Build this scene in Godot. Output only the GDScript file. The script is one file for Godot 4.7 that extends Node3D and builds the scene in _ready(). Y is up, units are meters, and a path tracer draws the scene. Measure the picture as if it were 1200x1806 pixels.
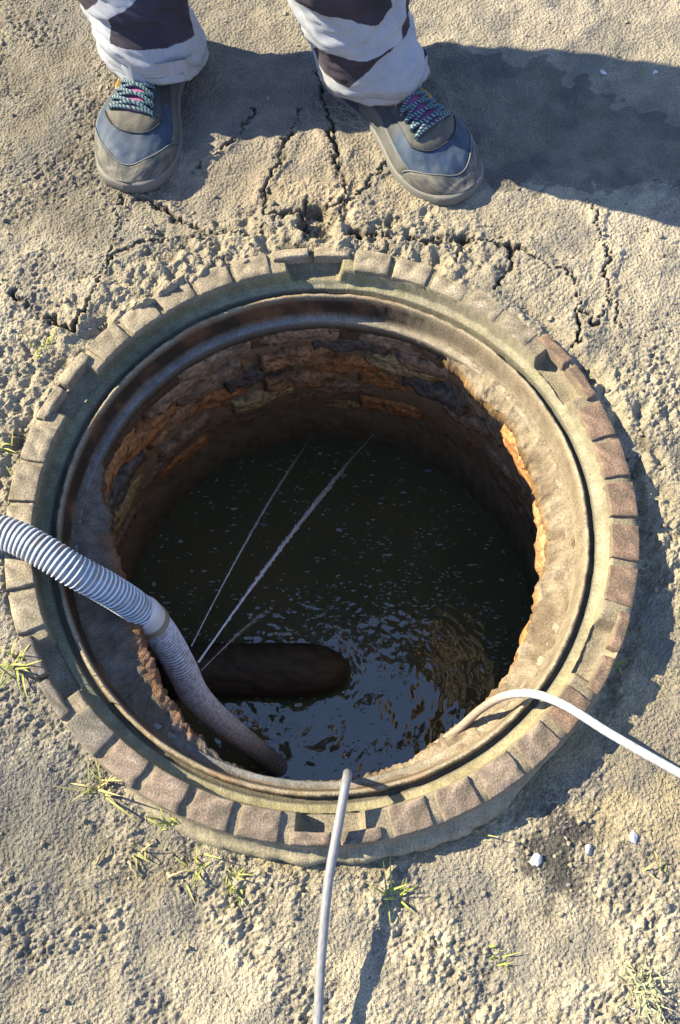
extends Node3D
# A manhole frame with its cover off, seen from above: ring of lugs, brick shaft with water, suction hose, cable, cord and the feet of a person.

class Geo:
	var v := PackedVector3Array()
	var c := PackedColorArray()
	var uv := PackedVector2Array()
	var idx := PackedInt32Array()

	func grid(nu: int, nv: int, pts: PackedVector3Array, cols, close_u := false, uvs = null) -> void:   # pts[j * nu + i]
		var b := v.size()
		v.append_array(pts)
		if cols is Color:
			var cc := PackedColorArray()
			cc.resize(pts.size())
			cc.fill(cols)
			c.append_array(cc)
		else:
			c.append_array(cols)
		if uvs != null:
			uv.append_array(uvs)
		for j in nv - 1:
			for i in (nu if close_u else nu - 1):
				var i2 := (i + 1) % nu
				var p := b + j * nu + i
				var q := b + j * nu + i2
				var r := b + (j + 1) * nu + i
				var s := b + (j + 1) * nu + i2
				idx.append_array(PackedInt32Array([p, r, q, q, r, s]))

	func tri(a: Vector3, b: Vector3, d: Vector3, col: Color) -> void:
		var o := v.size()
		v.append_array(PackedVector3Array([a, b, d]))
		c.append_array(PackedColorArray([col, col, col]))
		idx.append_array(PackedInt32Array([o, o + 1, o + 2]))

	func mesh(m: Material) -> ArrayMesh:
		var n := PackedVector3Array()
		n.resize(v.size())
		for t in range(0, idx.size(), 3):
			var a := idx[t]
			var b := idx[t + 1]
			var d := idx[t + 2]
			var f := (v[d] - v[a]).cross(v[b] - v[a])
			n[a] += f
			n[b] += f
			n[d] += f
		for i in n.size():
			n[i] = n[i].normalized() if n[i].length_squared() > 1e-20 else Vector3.UP
		var arr := []
		arr.resize(Mesh.ARRAY_MAX)
		arr[Mesh.ARRAY_VERTEX] = v
		arr[Mesh.ARRAY_NORMAL] = n
		arr[Mesh.ARRAY_COLOR] = c
		if uv.size() == v.size():
			arr[Mesh.ARRAY_TEX_UV] = uv
		arr[Mesh.ARRAY_INDEX] = idx
		var am := ArrayMesh.new()
		am.add_surface_from_arrays(Mesh.PRIMITIVE_TRIANGLES, arr)
		am.surface_set_material(0, m)
		return am

var taken := {}
var T := {}
var M := {}

# ---------------------------------------------------------------- helpers
func numbered(called: String) -> String:
	var n: int = taken.get(called, -1) + 1
	taken[called] = n
	return called if n == 0 else "%s_%03d" % [called, n]

func tag(o: Node, label: String, category: String, group := "") -> Node:
	o.set_meta("label", label)
	o.set_meta("category", category)
	if group:
		o.set_meta("group", group)
	return o

func put(called: String, mesh: Mesh, parent: Node = null, at := Vector3.ZERO) -> MeshInstance3D:
	var o := MeshInstance3D.new()
	o.mesh = mesh
	o.position = at
	if parent == null:
		o.name = numbered(called)
		add_child(o, true)
	else:
		var k := 0
		var nm := called
		while parent.has_node(nm):
			k += 1
			nm = "%s_%03d" % [called, k]
		o.name = nm
		parent.add_child(o, true)
	return o

func base(called: String, at := Vector3.ZERO) -> Node3D:
	var o := Node3D.new()
	o.name = numbered(called)
	o.position = at
	add_child(o, true)
	return o

func noise(s: int, f: float, oct := 3, kind := FastNoiseLite.TYPE_SIMPLEX_SMOOTH) -> FastNoiseLite:
	var n := FastNoiseLite.new()
	n.seed = s
	n.noise_type = kind
	n.frequency = f
	n.fractal_type = FastNoiseLite.FRACTAL_FBM if oct > 1 else FastNoiseLite.FRACTAL_NONE
	n.fractal_octaves = oct
	return n

func cells(s: int, f: float) -> FastNoiseLite:
	var n := noise(s, f, 1, FastNoiseLite.TYPE_CELLULAR)
	n.cellular_return_type = FastNoiseLite.RETURN_DISTANCE
	n.cellular_jitter = 1.0
	return n

func noise_tex(s: int, f: float, oct: int, size: int, lo := 0.0, hi := 1.0, bump := 0.0, kind := FastNoiseLite.TYPE_SIMPLEX_SMOOTH) -> NoiseTexture2D:
	var t := NoiseTexture2D.new()
	t.width = size
	t.height = size
	t.seamless = true
	t.noise = noise(s, f, oct, kind)
	if bump > 0.0:
		t.as_normal_map = true
		t.bump_strength = bump
	else:
		var g := Gradient.new()
		g.set_color(0, Color(lo, lo, lo))
		g.set_color(1, Color(hi, hi, hi))
		t.color_ramp = g
	return t

func mat(rough: float, spec := 0.3, albedo: Texture2D = null, normal: Texture2D = null, nscale := 1.0, scale := 3.0, world := true) -> StandardMaterial3D:
	var m := StandardMaterial3D.new()
	m.vertex_color_use_as_albedo = true
	m.roughness = rough
	m.metallic_specular = spec
	if albedo or normal:
		m.uv1_triplanar = true
		m.uv1_world_triplanar = world
		m.uv1_scale = Vector3.ONE * scale
		m.albedo_texture = albedo
		if normal:
			m.normal_enabled = true
			m.normal_texture = normal
			m.normal_scale = nscale
	return m

func sstep(a: float, b: float, x: float) -> float:
	var t := clampf((x - a) / (b - a), 0.0, 1.0)
	return t * t * (3.0 - 2.0 * t)

func spline(p: PackedVector3Array, per: int) -> PackedVector3Array:
	var out := PackedVector3Array()
	for i in p.size() - 1:
		var p0 := p[maxi(i - 1, 0)]
		var p3 := p[mini(i + 2, p.size() - 1)]
		for k in per:
			out.append(p[i].cubic_interpolate(p[i + 1], p0, p3, float(k) / per))
	out.append(p[p.size() - 1])
	return out

func even(p: PackedVector3Array, step: float) -> PackedVector3Array:   # points at equal steps along a line
	var out := PackedVector3Array([p[0]])
	var left := step
	for i in p.size() - 1:
		var a := p[i]
		var b := p[i + 1]
		var l := a.distance_to(b)
		var at := 0.0
		while l - at >= left:
			at += left
			out.append(a.lerp(b, at / l))
			left = step
		left -= l - at
	return out

func tube(g: Geo, path: PackedVector3Array, radius, ns: int, color, caps := true) -> void:   # radius: float or func(k), color: Color or func(k, i)
	var n := path.size()
	var pts := PackedVector3Array()
	var cols := PackedColorArray()
	var side := Vector3.ZERO
	for k in n:
		var t := (path[mini(k + 1, n - 1)] - path[maxi(k - 1, 0)]).normalized()
		if k == 0:
			side = t.cross(Vector3.UP if absf(t.y) < 0.9 else Vector3.RIGHT).normalized()
		side = (side - t * side.dot(t)).normalized()
		var up := side.cross(t)
		var r: float = radius.call(k) if radius is Callable else radius
		for i in ns:
			var a := TAU * i / ns
			pts.append(path[k] + (side * cos(a) + up * sin(a)) * r)
			cols.append(color.call(k, i) if color is Callable else color)
	g.grid(ns, n, pts, cols, true)
	if caps:
		for e in [0, n - 1]:
			for i in ns:
				var p := pts[e * ns + i]
				var q := pts[e * ns + (i + 1) % ns]
				g.tri(path[e], q if e == 0 else p, p if e == 0 else q, cols[e * ns])

func polar(deg: float, r: float, y: float) -> Vector3:
	var a := deg_to_rad(deg)
	return Vector3(cos(a) * r, y, -sin(a) * r)

func table(keys: PackedVector2Array, deg: float) -> float:   # smooth value by angle, wrapping round
	var d := fposmod(deg, 360.0)
	var n := keys.size()
	for i in n:
		var a := keys[i]
		var b := keys[(i + 1) % n]
		var bx := b.x if i < n - 1 else b.x + 360.0
		var dd := d if d >= a.x else d + 360.0
		if dd >= a.x and dd <= bx:
			var t := (dd - a.x) / (bx - a.x)
			return lerpf(a.y, b.y, t * t * (3.0 - 2.0 * t))
	return keys[0].y

func near_angle(deg: float, to: float) -> float:
	return absf(wrapf(deg - to, -180.0, 180.0))

const NOTCH := [32.0, 92.0, 152.0, 212.0, 272.0, 332.0]
func notch(deg: float) -> float:   # 1 in the middle of one of the six lifting slots
	var d := 99.0
	for a in NOTCH:
		d = minf(d, near_angle(deg, a))
	return 1.0 - sstep(5.2, 6.0, d)

# ---------------------------------------------------------------- the scene
func _ready() -> void:
	seed(7)
	var cam := Camera3D.new()
	cam.name = "camera"
	cam.position = Vector3(0.021, 1.0525, 0.405)
	cam.rotation_degrees = Vector3(-69.0, 0, 0)
	cam.fov = 55.95
	cam.near = 0.02
	cam.far = 400.0
	add_child(cam)
	cam.current = true

	var env := Environment.new()
	env.background_mode = Environment.BG_SKY
	var sm := ProceduralSkyMaterial.new()
	sm.sky_top_color = Color(0.42, 0.53, 0.72)
	sm.sky_horizon_color = Color(0.85, 0.85, 0.84)
	sm.sky_curve = 0.12
	sm.ground_bottom_color = Color(0.32, 0.29, 0.24)
	sm.ground_horizon_color = Color(0.55, 0.55, 0.52)
	sm.sun_angle_max = 2.0
	var sky := Sky.new()
	sky.sky_material = sm
	env.sky = sky
	env.background_energy_multiplier = 0.78
	env.tonemap_mode = Environment.TONE_MAPPER_LINEAR
	env.tonemap_exposure = 3.6
	env.sdfgi_enabled = true
	env.ssao_enabled = true
	env.ssil_enabled = true
	var we := WorldEnvironment.new()
	we.name = "world_environment"
	we.environment = env
	add_child(we)

	var sun := DirectionalLight3D.new()
	sun.name = "sun"
	sun.light_energy = 1.6
	sun.light_color = Color(1.0, 0.94, 0.81)
	sun.light_angular_distance = 0.5
	sun.shadow_enabled = true
	add_child(sun)
	var el := deg_to_rad(35.0)
	var az := deg_to_rad(18.0)
	sun.look_at_from_position(Vector3.ZERO, Vector3(cos(el) * cos(az), -sin(el), cos(el) * sin(az)), Vector3.UP)

	materials()
	ground()
	manhole_frame()
	brick_shaft()
	water()
	drain_pipe()
	person()
	hose()
	jets()
	cable_and_cord()
	plants()
	litter()

func materials() -> void:
	T.grain = noise_tex(11, 0.05, 5, 1024, 0.62, 1.0)
	T.grit_n = noise_tex(12, 0.06, 5, 1024, 0, 1, 5.0)
	T.sharp_n = noise_tex(16, 0.07, 6, 1024, 0, 1, 10.0)
	T.fine_n = noise_tex(13, 0.11, 4, 512, 0, 1, 4.0)
	T.blotch = noise_tex(15, 0.022, 5, 1024, 0.45, 1.3)
	T.speck = noise_tex(14, 0.16, 4, 1024, 0.55, 1.08)
	M.ground = mat(0.92, 0.25, T.speck, T.sharp_n, 0.8, 2.6)
	M.iron = mat(0.85, 0.3, T.grain, T.grit_n, 0.6, 5.3)
	M.mortar = mat(0.95, 0.2, T.grain, T.grit_n, 1.4, 6.1)
	M.brick = mat(0.75, 0.35, T.blotch, T.grit_n, 2.2, 4.3)
	M.plastic = mat(0.45, 0.45)
	M.rope = mat(0.8, 0.3, T.grain, T.fine_n, 0.5, 20.0)
	M.leather = mat(0.65, 0.35, T.grain, T.fine_n, 0.5, 11.0)
	M.cloth = mat(0.9, 0.2)
	M.leaf = mat(0.6, 0.4)
	M.leaf.backlight_enabled = true
	M.leaf.backlight = Color(0.25, 0.3, 0.08)
	M.stone = mat(0.85, 0.3, T.grain, T.grit_n, 0.8, 9.0, false)

# ---------------------------------------------------------------- ground
var hx := PackedFloat32Array()
var gH := PackedFloat32Array()
var gx0 := -0.64
var gz0 := -0.94
const GS := 0.0019
var gnx := 0
var gnz := 0

func ground_at(x: float, z: float) -> float:
	var i := clampi(roundi((x - gx0) / GS), 0, gnx - 1)
	var j := clampi(roundi((z - gz0) / GS), 0, gnz - 1)
	return gH[j * gnx + i]

func ground() -> void:
	gnx = int(1.30 / GS) + 1
	gnz = int(1.62 / GS) + 1
	gH.resize(gnx * gnz)
	var crack := PackedFloat32Array()      # how deep in a crack each point is
	crack.resize(gnx * gnz)
	crack.fill(1.0)
	var n_big := noise(21, 3.0, 2)
	var n_med := noise(22, 16.0, 3)
	var n_lump := cells(23, 62.0)
	var n_lump2 := cells(24, 120.0)
	var n_fine := noise(25, 190.0, 2)
	var n_pit := cells(20, 210.0)
	var n_clod := cells(26, 34.0)
	var n_edge := noise(27, 22.0, 3)
	var n_warp := noise(28, 30.0, 2)
	var n_warp2 := noise(29, 30.0, 2)
	var n_jag := noise(19, 95.0, 2)
	var n_rough := noise(18, 7.0, 3)
	var n_tint := cells(16, 125.0)
	n_tint.cellular_return_type = FastNoiseLite.RETURN_CELL_VALUE
	var n_tint2 := cells(17, 60.0)
	n_tint2.cellular_return_type = FastNoiseLite.RETURN_CELL_VALUE
	var n_stain := noise(15, 9.0, 4)
	var lines := [
		[Vector2(-.005, -.70), Vector2(-.003, -.640), Vector2(.009, -.554), Vector2(.025, -.477), Vector2(.035, -.448), Vector2(.021, -.4315)],
		[Vector2(-.030, -.60), Vector2(-.042, -.569), Vector2(-.061, -.515), Vector2(-.079, -.467), Vector2(-.083, -.402)],
		[Vector2(.099, -.52), Vector2(.0635, -.486), Vector2(.040, -.448), Vector2(-.009, -.411)],
		[Vector2(-.251, -.458), Vector2(-.207, -.425), Vector2(-.172, -.407), Vector2(-.1555, -.384)],
		[Vector2(-.274, -.453), Vector2(-.2756, -.384), Vector2(-.283, -.34), Vector2(-.297, -.292)],
		[Vector2(.0285, -.398), Vector2(.096, -.3886), Vector2(.141, -.379), Vector2(.183, -.389), Vector2(.246, -.375), Vector2(.317, -.331), Vector2(.329, -.288), Vector2(.321, -.229)],
		[Vector2(.2495, -.375), Vector2(.234, -.331), Vector2(.218, -.305)],
		[Vector2(.357, -.448), Vector2(.368, -.366), Vector2(.368, -.3135), Vector2(.380, -.25)],
		[Vector2(.183, -.391), Vector2(.1754, -.344)],
		[Vector2(-.28, -.348), Vector2(-.2487, -.375), Vector2(-.204, -.386), Vector2(-.152, -.395), Vector2(-.099, -.3886)],
		[Vector2(-.021, -.448), Vector2(-.028, -.411), Vector2(-.024, -.384)],
		[Vector2(.081, -.375), Vector2(.110, -.3484)],
		[Vector2(.329, -.288), Vector2(.345, -.25), Vector2(.368, -.3135)],
		[Vector2(.035, -.448), Vector2(-.028, -.430), Vector2(-.079, -.425)],
		[Vector2(-.40, -.30), Vector2(-.36, -.27), Vector2(-.32, -.245), Vector2(-.297, -.292)],
		[Vector2(-.10, -.60), Vector2(-.12, -.55), Vector2(-.172, -.50)]]
	var widths := [.0028, .0020, .0018, .0024, .0014, .0024, .0022, .0014, .0020, .0018, .0024, .0018, .0013, .0030, .0016, .0012]
	for li in lines.size():
		var pl: Array = lines[li]
		var w0: float = widths[li]
		for s in pl.size() - 1:
			var a: Vector2 = pl[s]
			var b: Vector2 = pl[s + 1]
			var mg := 0.03
			var i0 := clampi(int((minf(a.x, b.x) - mg - gx0) / GS), 0, gnx - 1)
			var i1 := clampi(int((maxf(a.x, b.x) + mg - gx0) / GS), 0, gnx - 1)
			var j0 := clampi(int((minf(a.y, b.y) - mg - gz0) / GS), 0, gnz - 1)
			var j1 := clampi(int((maxf(a.y, b.y) + mg - gz0) / GS), 0, gnz - 1)
			for j in range(j0, j1 + 1):
				for i in range(i0, i1 + 1):
					var x := gx0 + i * GS
					var z := gz0 + j * GS
					var p := Vector2(x + n_warp.get_noise_2d(x, z) * .008 + n_jag.get_noise_2d(x, z) * .005, z + n_warp2.get_noise_2d(x, z) * .008 + n_jag.get_noise_2d(z, x) * .005)
					var d := p.distance_to(Geometry2D.get_closest_point_to_segment(p, a, b))
					d = d / (w0 / .003 * clampf(1.0 + 1.6 * n_big.get_noise_2d(x * 4.0, z * 4.0), .35, 1.8))
					if d < crack[j * gnx + i]:
						crack[j * gnx + i] = d
	var cols := PackedColorArray()
	cols.resize(gnx * gnz)
	# dirt and wear, plus shadow painted between the feet: centre x, z, half-sizes, colour, strength
	var sand := Color(.305, .278, .222)
	var blobs := [
		[-.46, -.80, .22, .22, Color(.14, .13, .11), .8],
		[-.34, -.50, .11, .17, Color(.125, .115, .10), .85],
		[-.10, -.48, .13, .08, Color(.22, .19, .15), .7],
		[-.14, -.62, .14, .12, Color(.14, .13, .12), .7],  # shadow between the feet, painted into the ground colour
		[-.24, -.36, .07, .06, Color(.20, .19, .16), .7],
		[-.40, -.22, .14, .13, Color(.36, .325, .25), .7],
		[-.33, .34, .15, .14, Color(.125, .125, .12), .95],
		[-.38, .52, .16, .13, Color(.19, .175, .145), .85],
		[-.05, .52, .26, .10, Color(.385, .352, .275), .75],
		[.22, .50, .20, .12, Color(.36, .325, .25), .6],
		[.36, .28, .12, .13, Color(.33, .275, .175), .8],
		[-.17, .39, .10, .05, Color(.22, .195, .14), .8],
		[.42, -.36, .14, .16, Color(.36, .325, .26), .8],
		[.40, -.86, .35, .13, Color(.30, .275, .24), .8],
		[-.06, -.66, .20, .13, Color(.21, .195, .17), .8],
		[.03, -.46, .14, .06, Color(.34, .285, .205), .7],
		[.43, 0.05, .08, .22, Color(.30, .265, .19), .7]]
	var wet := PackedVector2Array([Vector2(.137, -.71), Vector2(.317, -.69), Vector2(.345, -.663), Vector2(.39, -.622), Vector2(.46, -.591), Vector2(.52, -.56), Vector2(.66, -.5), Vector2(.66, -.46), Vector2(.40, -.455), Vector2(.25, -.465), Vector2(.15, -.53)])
	for j in gnz:
		for i in gnx:
			var x := gx0 + i * GS
			var z := gz0 + j * GS
			var r := sqrt(x * x + z * z)
			var o := j * gnx + i
			if r < .350:
				gH[o] = -.03
				cols[o] = sand
				continue
			var deg := rad_to_deg(atan2(-z, x))
			var nb := n_big.get_noise_2d(x, z)
			var nm := n_med.get_noise_2d(x, z)
			var ne := n_edge.get_noise_2d(x, z)
			var lump := n_lump.get_noise_2d(x, z) + 1.0          # 0 in a cell's middle
			var lump2 := n_lump2.get_noise_2d(x, z) + 1.0
			var fine := n_fine.get_noise_2d(x, z)
			var low := sstep(-.25, .85, (x * .45 + z * .89) / r)
			var h := -.0065 + .0045 * (1.0 - sstep(40.0, 80.0, near_angle(deg, 85.0))) - .035 * low + nb * .006 + nm * .004
			var rough := .35
			rough = maxf(rough, sstep(.28, .40, z + ne * .05) * .95)
			rough = maxf(rough, sstep(-.24, -.32, x + ne * .05) * .8)
			rough = maxf(rough, sstep(.36, .42, x + ne * .03) * sstep(-.34, -.25, z) * .8)
			rough = maxf(rough, sstep(.47, .41, r + ne * .03) * .7)
			rough *= clampf(.8 + n_rough.get_noise_2d(x, z) * 1.9, .08, 1.8)
			if z < -.48 and x > -.2:
				rough *= .4
			h += rough * ((.5 - lump) * .0030 + (.5 - lump2) * .0032) + (.5 - n_pit.get_noise_2d(x, z) - 1.0) * (.0009 + .0016 * rough) + fine * (.0005 + .0013 * rough)
			# rubble close to the ring
			var rub := sstep(.47, .40, r + ne * .035)
			var band := maxf(maxf(1.0 - sstep(22.0, 40.0, near_angle(deg, 152.0)), 1.0 - sstep(16.0, 30.0, near_angle(deg, 12.0))), 1.0 * (1.0 - sstep(28.0, 44.0, near_angle(deg, 92.0))))
			rub *= band
			var clod := n_clod.get_noise_2d(x + nm * .02, z + ne * .02) + 1.0
			if rub > 0.0:
				h += rub * ((.42 - clod) * .011 + ne * .009 + (.5 - lump) * .004)
			# broken pieces lie a little proud near the top of the ring
			var d := crack[o]
			if d < .1:
				h += .0030 * exp(-pow((d - .012) / .012, 2.0)) - .015 * exp(-pow(d / .0021, 4.0)) * clampf(.75 + nm * 1.6, 0.15, 1.2)
			var pit := Vector2((x + .012) / 1.5, z + .416).length() + nm * .016
			h -= .020 * (1.0 - sstep(.008, .022, pit))
			h -= .016 * exp(-pow((x + .17) / .085, 2.0) - pow((z + .45) / .055, 2.0))      # sunken slab
			# gap along the ring's outer edge
			var moat := exp(-pow((r - .384 - ne * .006) / .010, 2.0))
			h -= moat * (.010 * (1.0 - sstep(30.0, 55.0, near_angle(deg, 5.0))) + .006 * (1.0 - sstep(20.0, 40.0, near_angle(deg, 150.0))))
			if r < .376:
				var bury := 1.0 - sstep(45.0, 75.0, near_angle(deg, 80.0))
				h = lerpf(minf(h, -.0135), h, sstep(.362 - .004 * bury, .376 - .010 * bury, r + ne * .006))
			gH[o] = h
			# colour
			var col := sand
			for b in blobs:
				var e: float = pow((x - b[0] + ne * .04) / b[2], 2.0) + pow((z - b[1] + nm * .04) / b[3], 2.0)
				if e < 4.0:
					col = col.lerp(b[4], b[5] * exp(-e * 1.1))
			col *= 1.0 + .22 * nm + .15 * nb + .10 * fine + (.20 * n_tint.get_noise_2d(x, z) + .14 * n_tint2.get_noise_2d(x, z)) * rough
			var sn := n_stain.get_noise_2d(x, z)
			col = col.lerp(Color(.17, .165, .155), clampf(sn * 2.0 - .02, 0.0, .65))
			col = col.lerp(Color(.10, .092, .08), clampf((lump - .62) * 1.2, 0.0, .45) * rough)
			if rub > 0.1:
				col = col.lerp(Color(.33, .295, .22), rub * .6)
				col = col.lerp(Color(.07, .06, .045), rub * clampf((clod - .55) * 2.0, 0.0, .8))
			if d < .008:
				col = col.lerp(Color(.06, .05, .035), .7 * exp(-pow(d / .0032, 2.0)))
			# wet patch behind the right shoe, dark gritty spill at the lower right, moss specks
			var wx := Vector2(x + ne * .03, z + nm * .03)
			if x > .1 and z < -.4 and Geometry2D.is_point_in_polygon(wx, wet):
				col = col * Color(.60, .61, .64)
			var st := Vector2((x - .255 + ne * .03) / .036, (z - .372 + nm * .03) / .062).length() + fine * .35
			col = col.lerp(Color(.055, .055, .058), .92 * (1.0 - sstep(.55, 1.15, st)))
			if r < .41 and deg > -100.0 and deg < -40.0:
				col = col.lerp(Color(.24, .20, .10), .5 * (1.0 - sstep(.385, .41, r)))
			if fine > .42 and rough > .5:
				col = col.lerp(Color(.42, .39, .33), .5)
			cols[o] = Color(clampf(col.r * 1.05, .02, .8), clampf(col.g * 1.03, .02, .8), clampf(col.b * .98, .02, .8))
	# one sheet: the fine middle and rows that widen out to the horizon
	var xs := PackedFloat32Array()
	var zs := PackedFloat32Array()
	var far := PackedFloat32Array()
	var st2 := .006
	var acc := 0.0
	while acc < 150.0:
		acc += st2
		far.append(acc)
		st2 *= 1.22
	for k in range(far.size() - 1, -1, -1):
		xs.append(gx0 - far[k])
		zs.append(gz0 - far[k])
	var off := far.size()
	for i in gnx:
		xs.append(gx0 + i * GS)
	for j in gnz:
		zs.append(gz0 + j * GS)
	for k in far.size():
		xs.append(gx0 + (gnx - 1) * GS + far[k])
		zs.append(gz0 + (gnz - 1) * GS + far[k])
	var nx := xs.size()
	var nz := zs.size()
	var vs := PackedVector3Array()
	vs.resize(nx * nz)
	var ns := PackedVector3Array()
	ns.resize(nx * nz)
	var cs := PackedColorArray()
	cs.resize(nx * nz)
	var ids := PackedInt32Array()
	for j in nz:
		var jj := clampi(j - off, 0, gnz - 1)
		for i in nx:
			var ii := clampi(i - off, 0, gnx - 1)
			var o := jj * gnx + ii
			var y := gH[o]
			var out := Vector2(xs[i] - clampf(xs[i], gx0, gx0 + 1.3), zs[j] - clampf(zs[j], gz0, gz0 + 1.62)).length()
			if out > 0.0:
				y = lerpf(y, -.02 + n_med.get_noise_2d(xs[i], zs[j]) * .005 + n_edge.get_noise_2d(xs[i], zs[j]) * .003, sstep(0.0, .05, out))
			vs[j * nx + i] = Vector3(xs[i], y, zs[j])
			var cc := cols[o]
			if out > 0.0:
				cc = cc.lerp(Color(.36, .32, .25) * (1.0 + .3 * n_med.get_noise_2d(xs[i], zs[j]) + .5 * n_stain.get_noise_2d(xs[i] * .4, zs[j] * .4)), sstep(0.0, .05, out))
			cs[j * nx + i] = cc
	for j in nz:
		for i in nx:
			var o := j * nx + i
			var a := vs[j * nx + maxi(i - 1, 0)]
			var b := vs[j * nx + mini(i + 1, nx - 1)]
			var c := vs[maxi(j - 1, 0) * nx + i]
			var d := vs[mini(j + 1, nz - 1) * nx + i]
			ns[o] = Vector3(-(b.y - a.y) / (b.x - a.x), 1.0, -(d.y - c.y) / (d.z - c.z)).normalized()
	for j in nz - 1:
		for i in nx - 1:
			var x := xs[i]
			var z := zs[j]
			if x * x + z * z < .359 * .359:
				continue
			var p := j * nx + i
			ids.append_array(PackedInt32Array([p, p + 1, p + nx, p + 1, p + nx + 1, p + nx]))
	var arr := []
	arr.resize(Mesh.ARRAY_MAX)
	arr[Mesh.ARRAY_VERTEX] = vs
	arr[Mesh.ARRAY_NORMAL] = ns
	arr[Mesh.ARRAY_COLOR] = cs
	arr[Mesh.ARRAY_INDEX] = ids
	var am := ArrayMesh.new()
	am.add_surface_from_arrays(Mesh.PRIMITIVE_TRIANGLES, arr)
	am.surface_set_material(0, M.ground)
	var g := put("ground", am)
	g.set_meta("kind", "structure")
	g.set_meta("label", "cracked worn sandy grey paving round the open manhole")

# ---------------------------------------------------------------- the frame
func manhole_frame() -> void:
	var thing := base("manhole_frame")
	tag(thing, "round worn manhole frame with a rim of raised blocks, its cover off", "manhole frame")
	# profile: radius, height, roughness of the casting, base colour with the inner wall's shade painted in
	var prof := [
		[.392, -.110, .002, Color(.20, .175, .12)], [.389, -.060, .002, Color(.24, .21, .14)], [.388, -.040, .0018, Color(.30, .265, .18)], [.3865, -.0300, .0012, Color(.34, .30, .20)],
		[.3810, -.0275, .0012, Color(.34, .30, .205)], [.3735, -.0265, .0010, Color(.31, .275, .19)], [.3715, -.0150, .0010, Color(.255, .22, .16)], [.3695, -.0068, .0008, Color(.265, .228, .165)],
		[.360, -.0058, .0008, Color(.265, .228, .165)], [.350, -.0058, .0008, Color(.265, .228, .165)], [.342, -.0058, .0008, Color(.255, .22, .16)], [.3385, -.0058, .0008, Color(.255, .22, .16)],
		[.3370, -.0125, .0008, Color(.25, .25, .15)], [.3362, -.0240, .0008, Color(.22, .22, .14)], [.3345, -.0285, .0008, Color(.24, .24, .16)], [.3290, -.0295, .0008, Color(.25, .25, .18)],
		[.3265, -.0310, .0006, Color(.17, .16, .12)], [.3255, -.0375, .0006, Color(.12, .11, .08)], [.3215, -.0385, .0006, Color(.12, .11, .08)], [.3203, -.0370, .0005, Color(.10, .085, .06)],
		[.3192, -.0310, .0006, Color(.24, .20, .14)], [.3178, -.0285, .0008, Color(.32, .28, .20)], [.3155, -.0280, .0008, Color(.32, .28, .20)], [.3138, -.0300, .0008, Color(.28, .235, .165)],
		[.3125, -.0390, .0008, Color(.060, .040, .026)], [.3112, -.0490, .0009, Color(.048, .033, .022)], [.3100, -.0585, .0010, Color(.052, .038, .027)], [.3080, -.0640, .0008, Color(.15, .125, .10)],  # inner wall darkened in colour for its shade
		[.3040, -.0660, .0007, Color(.18, .18, .18)], [.3010, -.0668, .0007, Color(.20, .20, .20)], [.2992, -.0690, .0007, Color(.17, .16, .14)], [.2997, -.0860, .0010, Color(.12, .10, .08)], [.3200, -.0900, .001, Color(.10, .08, .06)]]
	var nt := 720
	var n1 := noise(31, 60.0, 3)
	var n2 := noise(32, 14.0, 3)
	var pts := PackedVector3Array()
	var cols := PackedColorArray()
	for k in prof.size():
		var p: Array = prof[k]
		for i in nt:
			var deg := 360.0 * i / nt
			var q := polar(deg, p[0], p[1])
			var w1 := n1.get_noise_3dv(q)
			var w2 := n2.get_noise_3dv(q)
			var y: float = p[1] + w1 * p[2] * 1.4 + w2 * p[2] * 1.5
			var r: float = p[0] + w1 * p[2] + w2 * p[2] * (3.0 if k <= 4 else 1.0)
			var nn := notch(deg)
			if k >= 9 and k <= 12:
				y = lerpf(y, -.0275 + w1 * .001, nn)
			elif k == 8:
				y = lerpf(y, -.0265 + w1 * .001, nn)
			var col: Color = p[3]
			if k <= 4:      # the foot of the casting shows on the near side only
				r = lerpf(.374 + w1 * p[2], r, 1.0 - sstep(28.0, 40.0, near_angle(deg, 271.0)))
			# right side dusty, lichen on its ledge; sunlight painted on its inner wall
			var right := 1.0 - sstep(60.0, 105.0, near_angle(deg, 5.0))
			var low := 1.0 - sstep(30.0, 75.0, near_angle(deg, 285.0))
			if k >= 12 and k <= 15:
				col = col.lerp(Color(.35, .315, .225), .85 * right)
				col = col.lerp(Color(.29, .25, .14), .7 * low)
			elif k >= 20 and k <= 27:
				right = 1.0 - sstep(60.0, 78.0, near_angle(deg, 0.0) + w1 * 14.0)  # painted sunlit and shaded halves of the dusty inner wall
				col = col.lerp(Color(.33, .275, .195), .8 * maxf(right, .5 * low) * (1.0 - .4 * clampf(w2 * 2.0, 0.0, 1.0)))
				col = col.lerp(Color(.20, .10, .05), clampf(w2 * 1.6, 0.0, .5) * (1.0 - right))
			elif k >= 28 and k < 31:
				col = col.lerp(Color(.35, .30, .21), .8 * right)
			if k >= 7 and k <= 15:
				var moss := clampf((w2 + .12) * 2.0, 0.0, 1.0) * (1.0 - sstep(25.0, 60.0, near_angle(deg, 62.0)))
				col = col.lerp(Color(.15, .155, .055), moss * .45)
				col = col.lerp(Color(.10, .115, .08), .55 * (1.0 - sstep(40.0, 75.0, near_angle(deg, 175.0))) if k >= 12 else 0.0)  # left ledge: greenish, with its shade painted in
			col *= 1.0 + .35 * w1 + .3 * w2
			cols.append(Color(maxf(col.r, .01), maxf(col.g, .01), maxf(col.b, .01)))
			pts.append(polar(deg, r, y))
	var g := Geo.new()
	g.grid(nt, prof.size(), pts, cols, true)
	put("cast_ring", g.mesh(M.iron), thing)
	# raised blocks round the rim: 42 of them, whole or cut away at the six slots
	var tones := [Color(.30, .258, .19), Color(.205, .142, .105), Color(.215, .170, .135), Color(.175, .158, .138)]
	var made := {}
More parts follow.
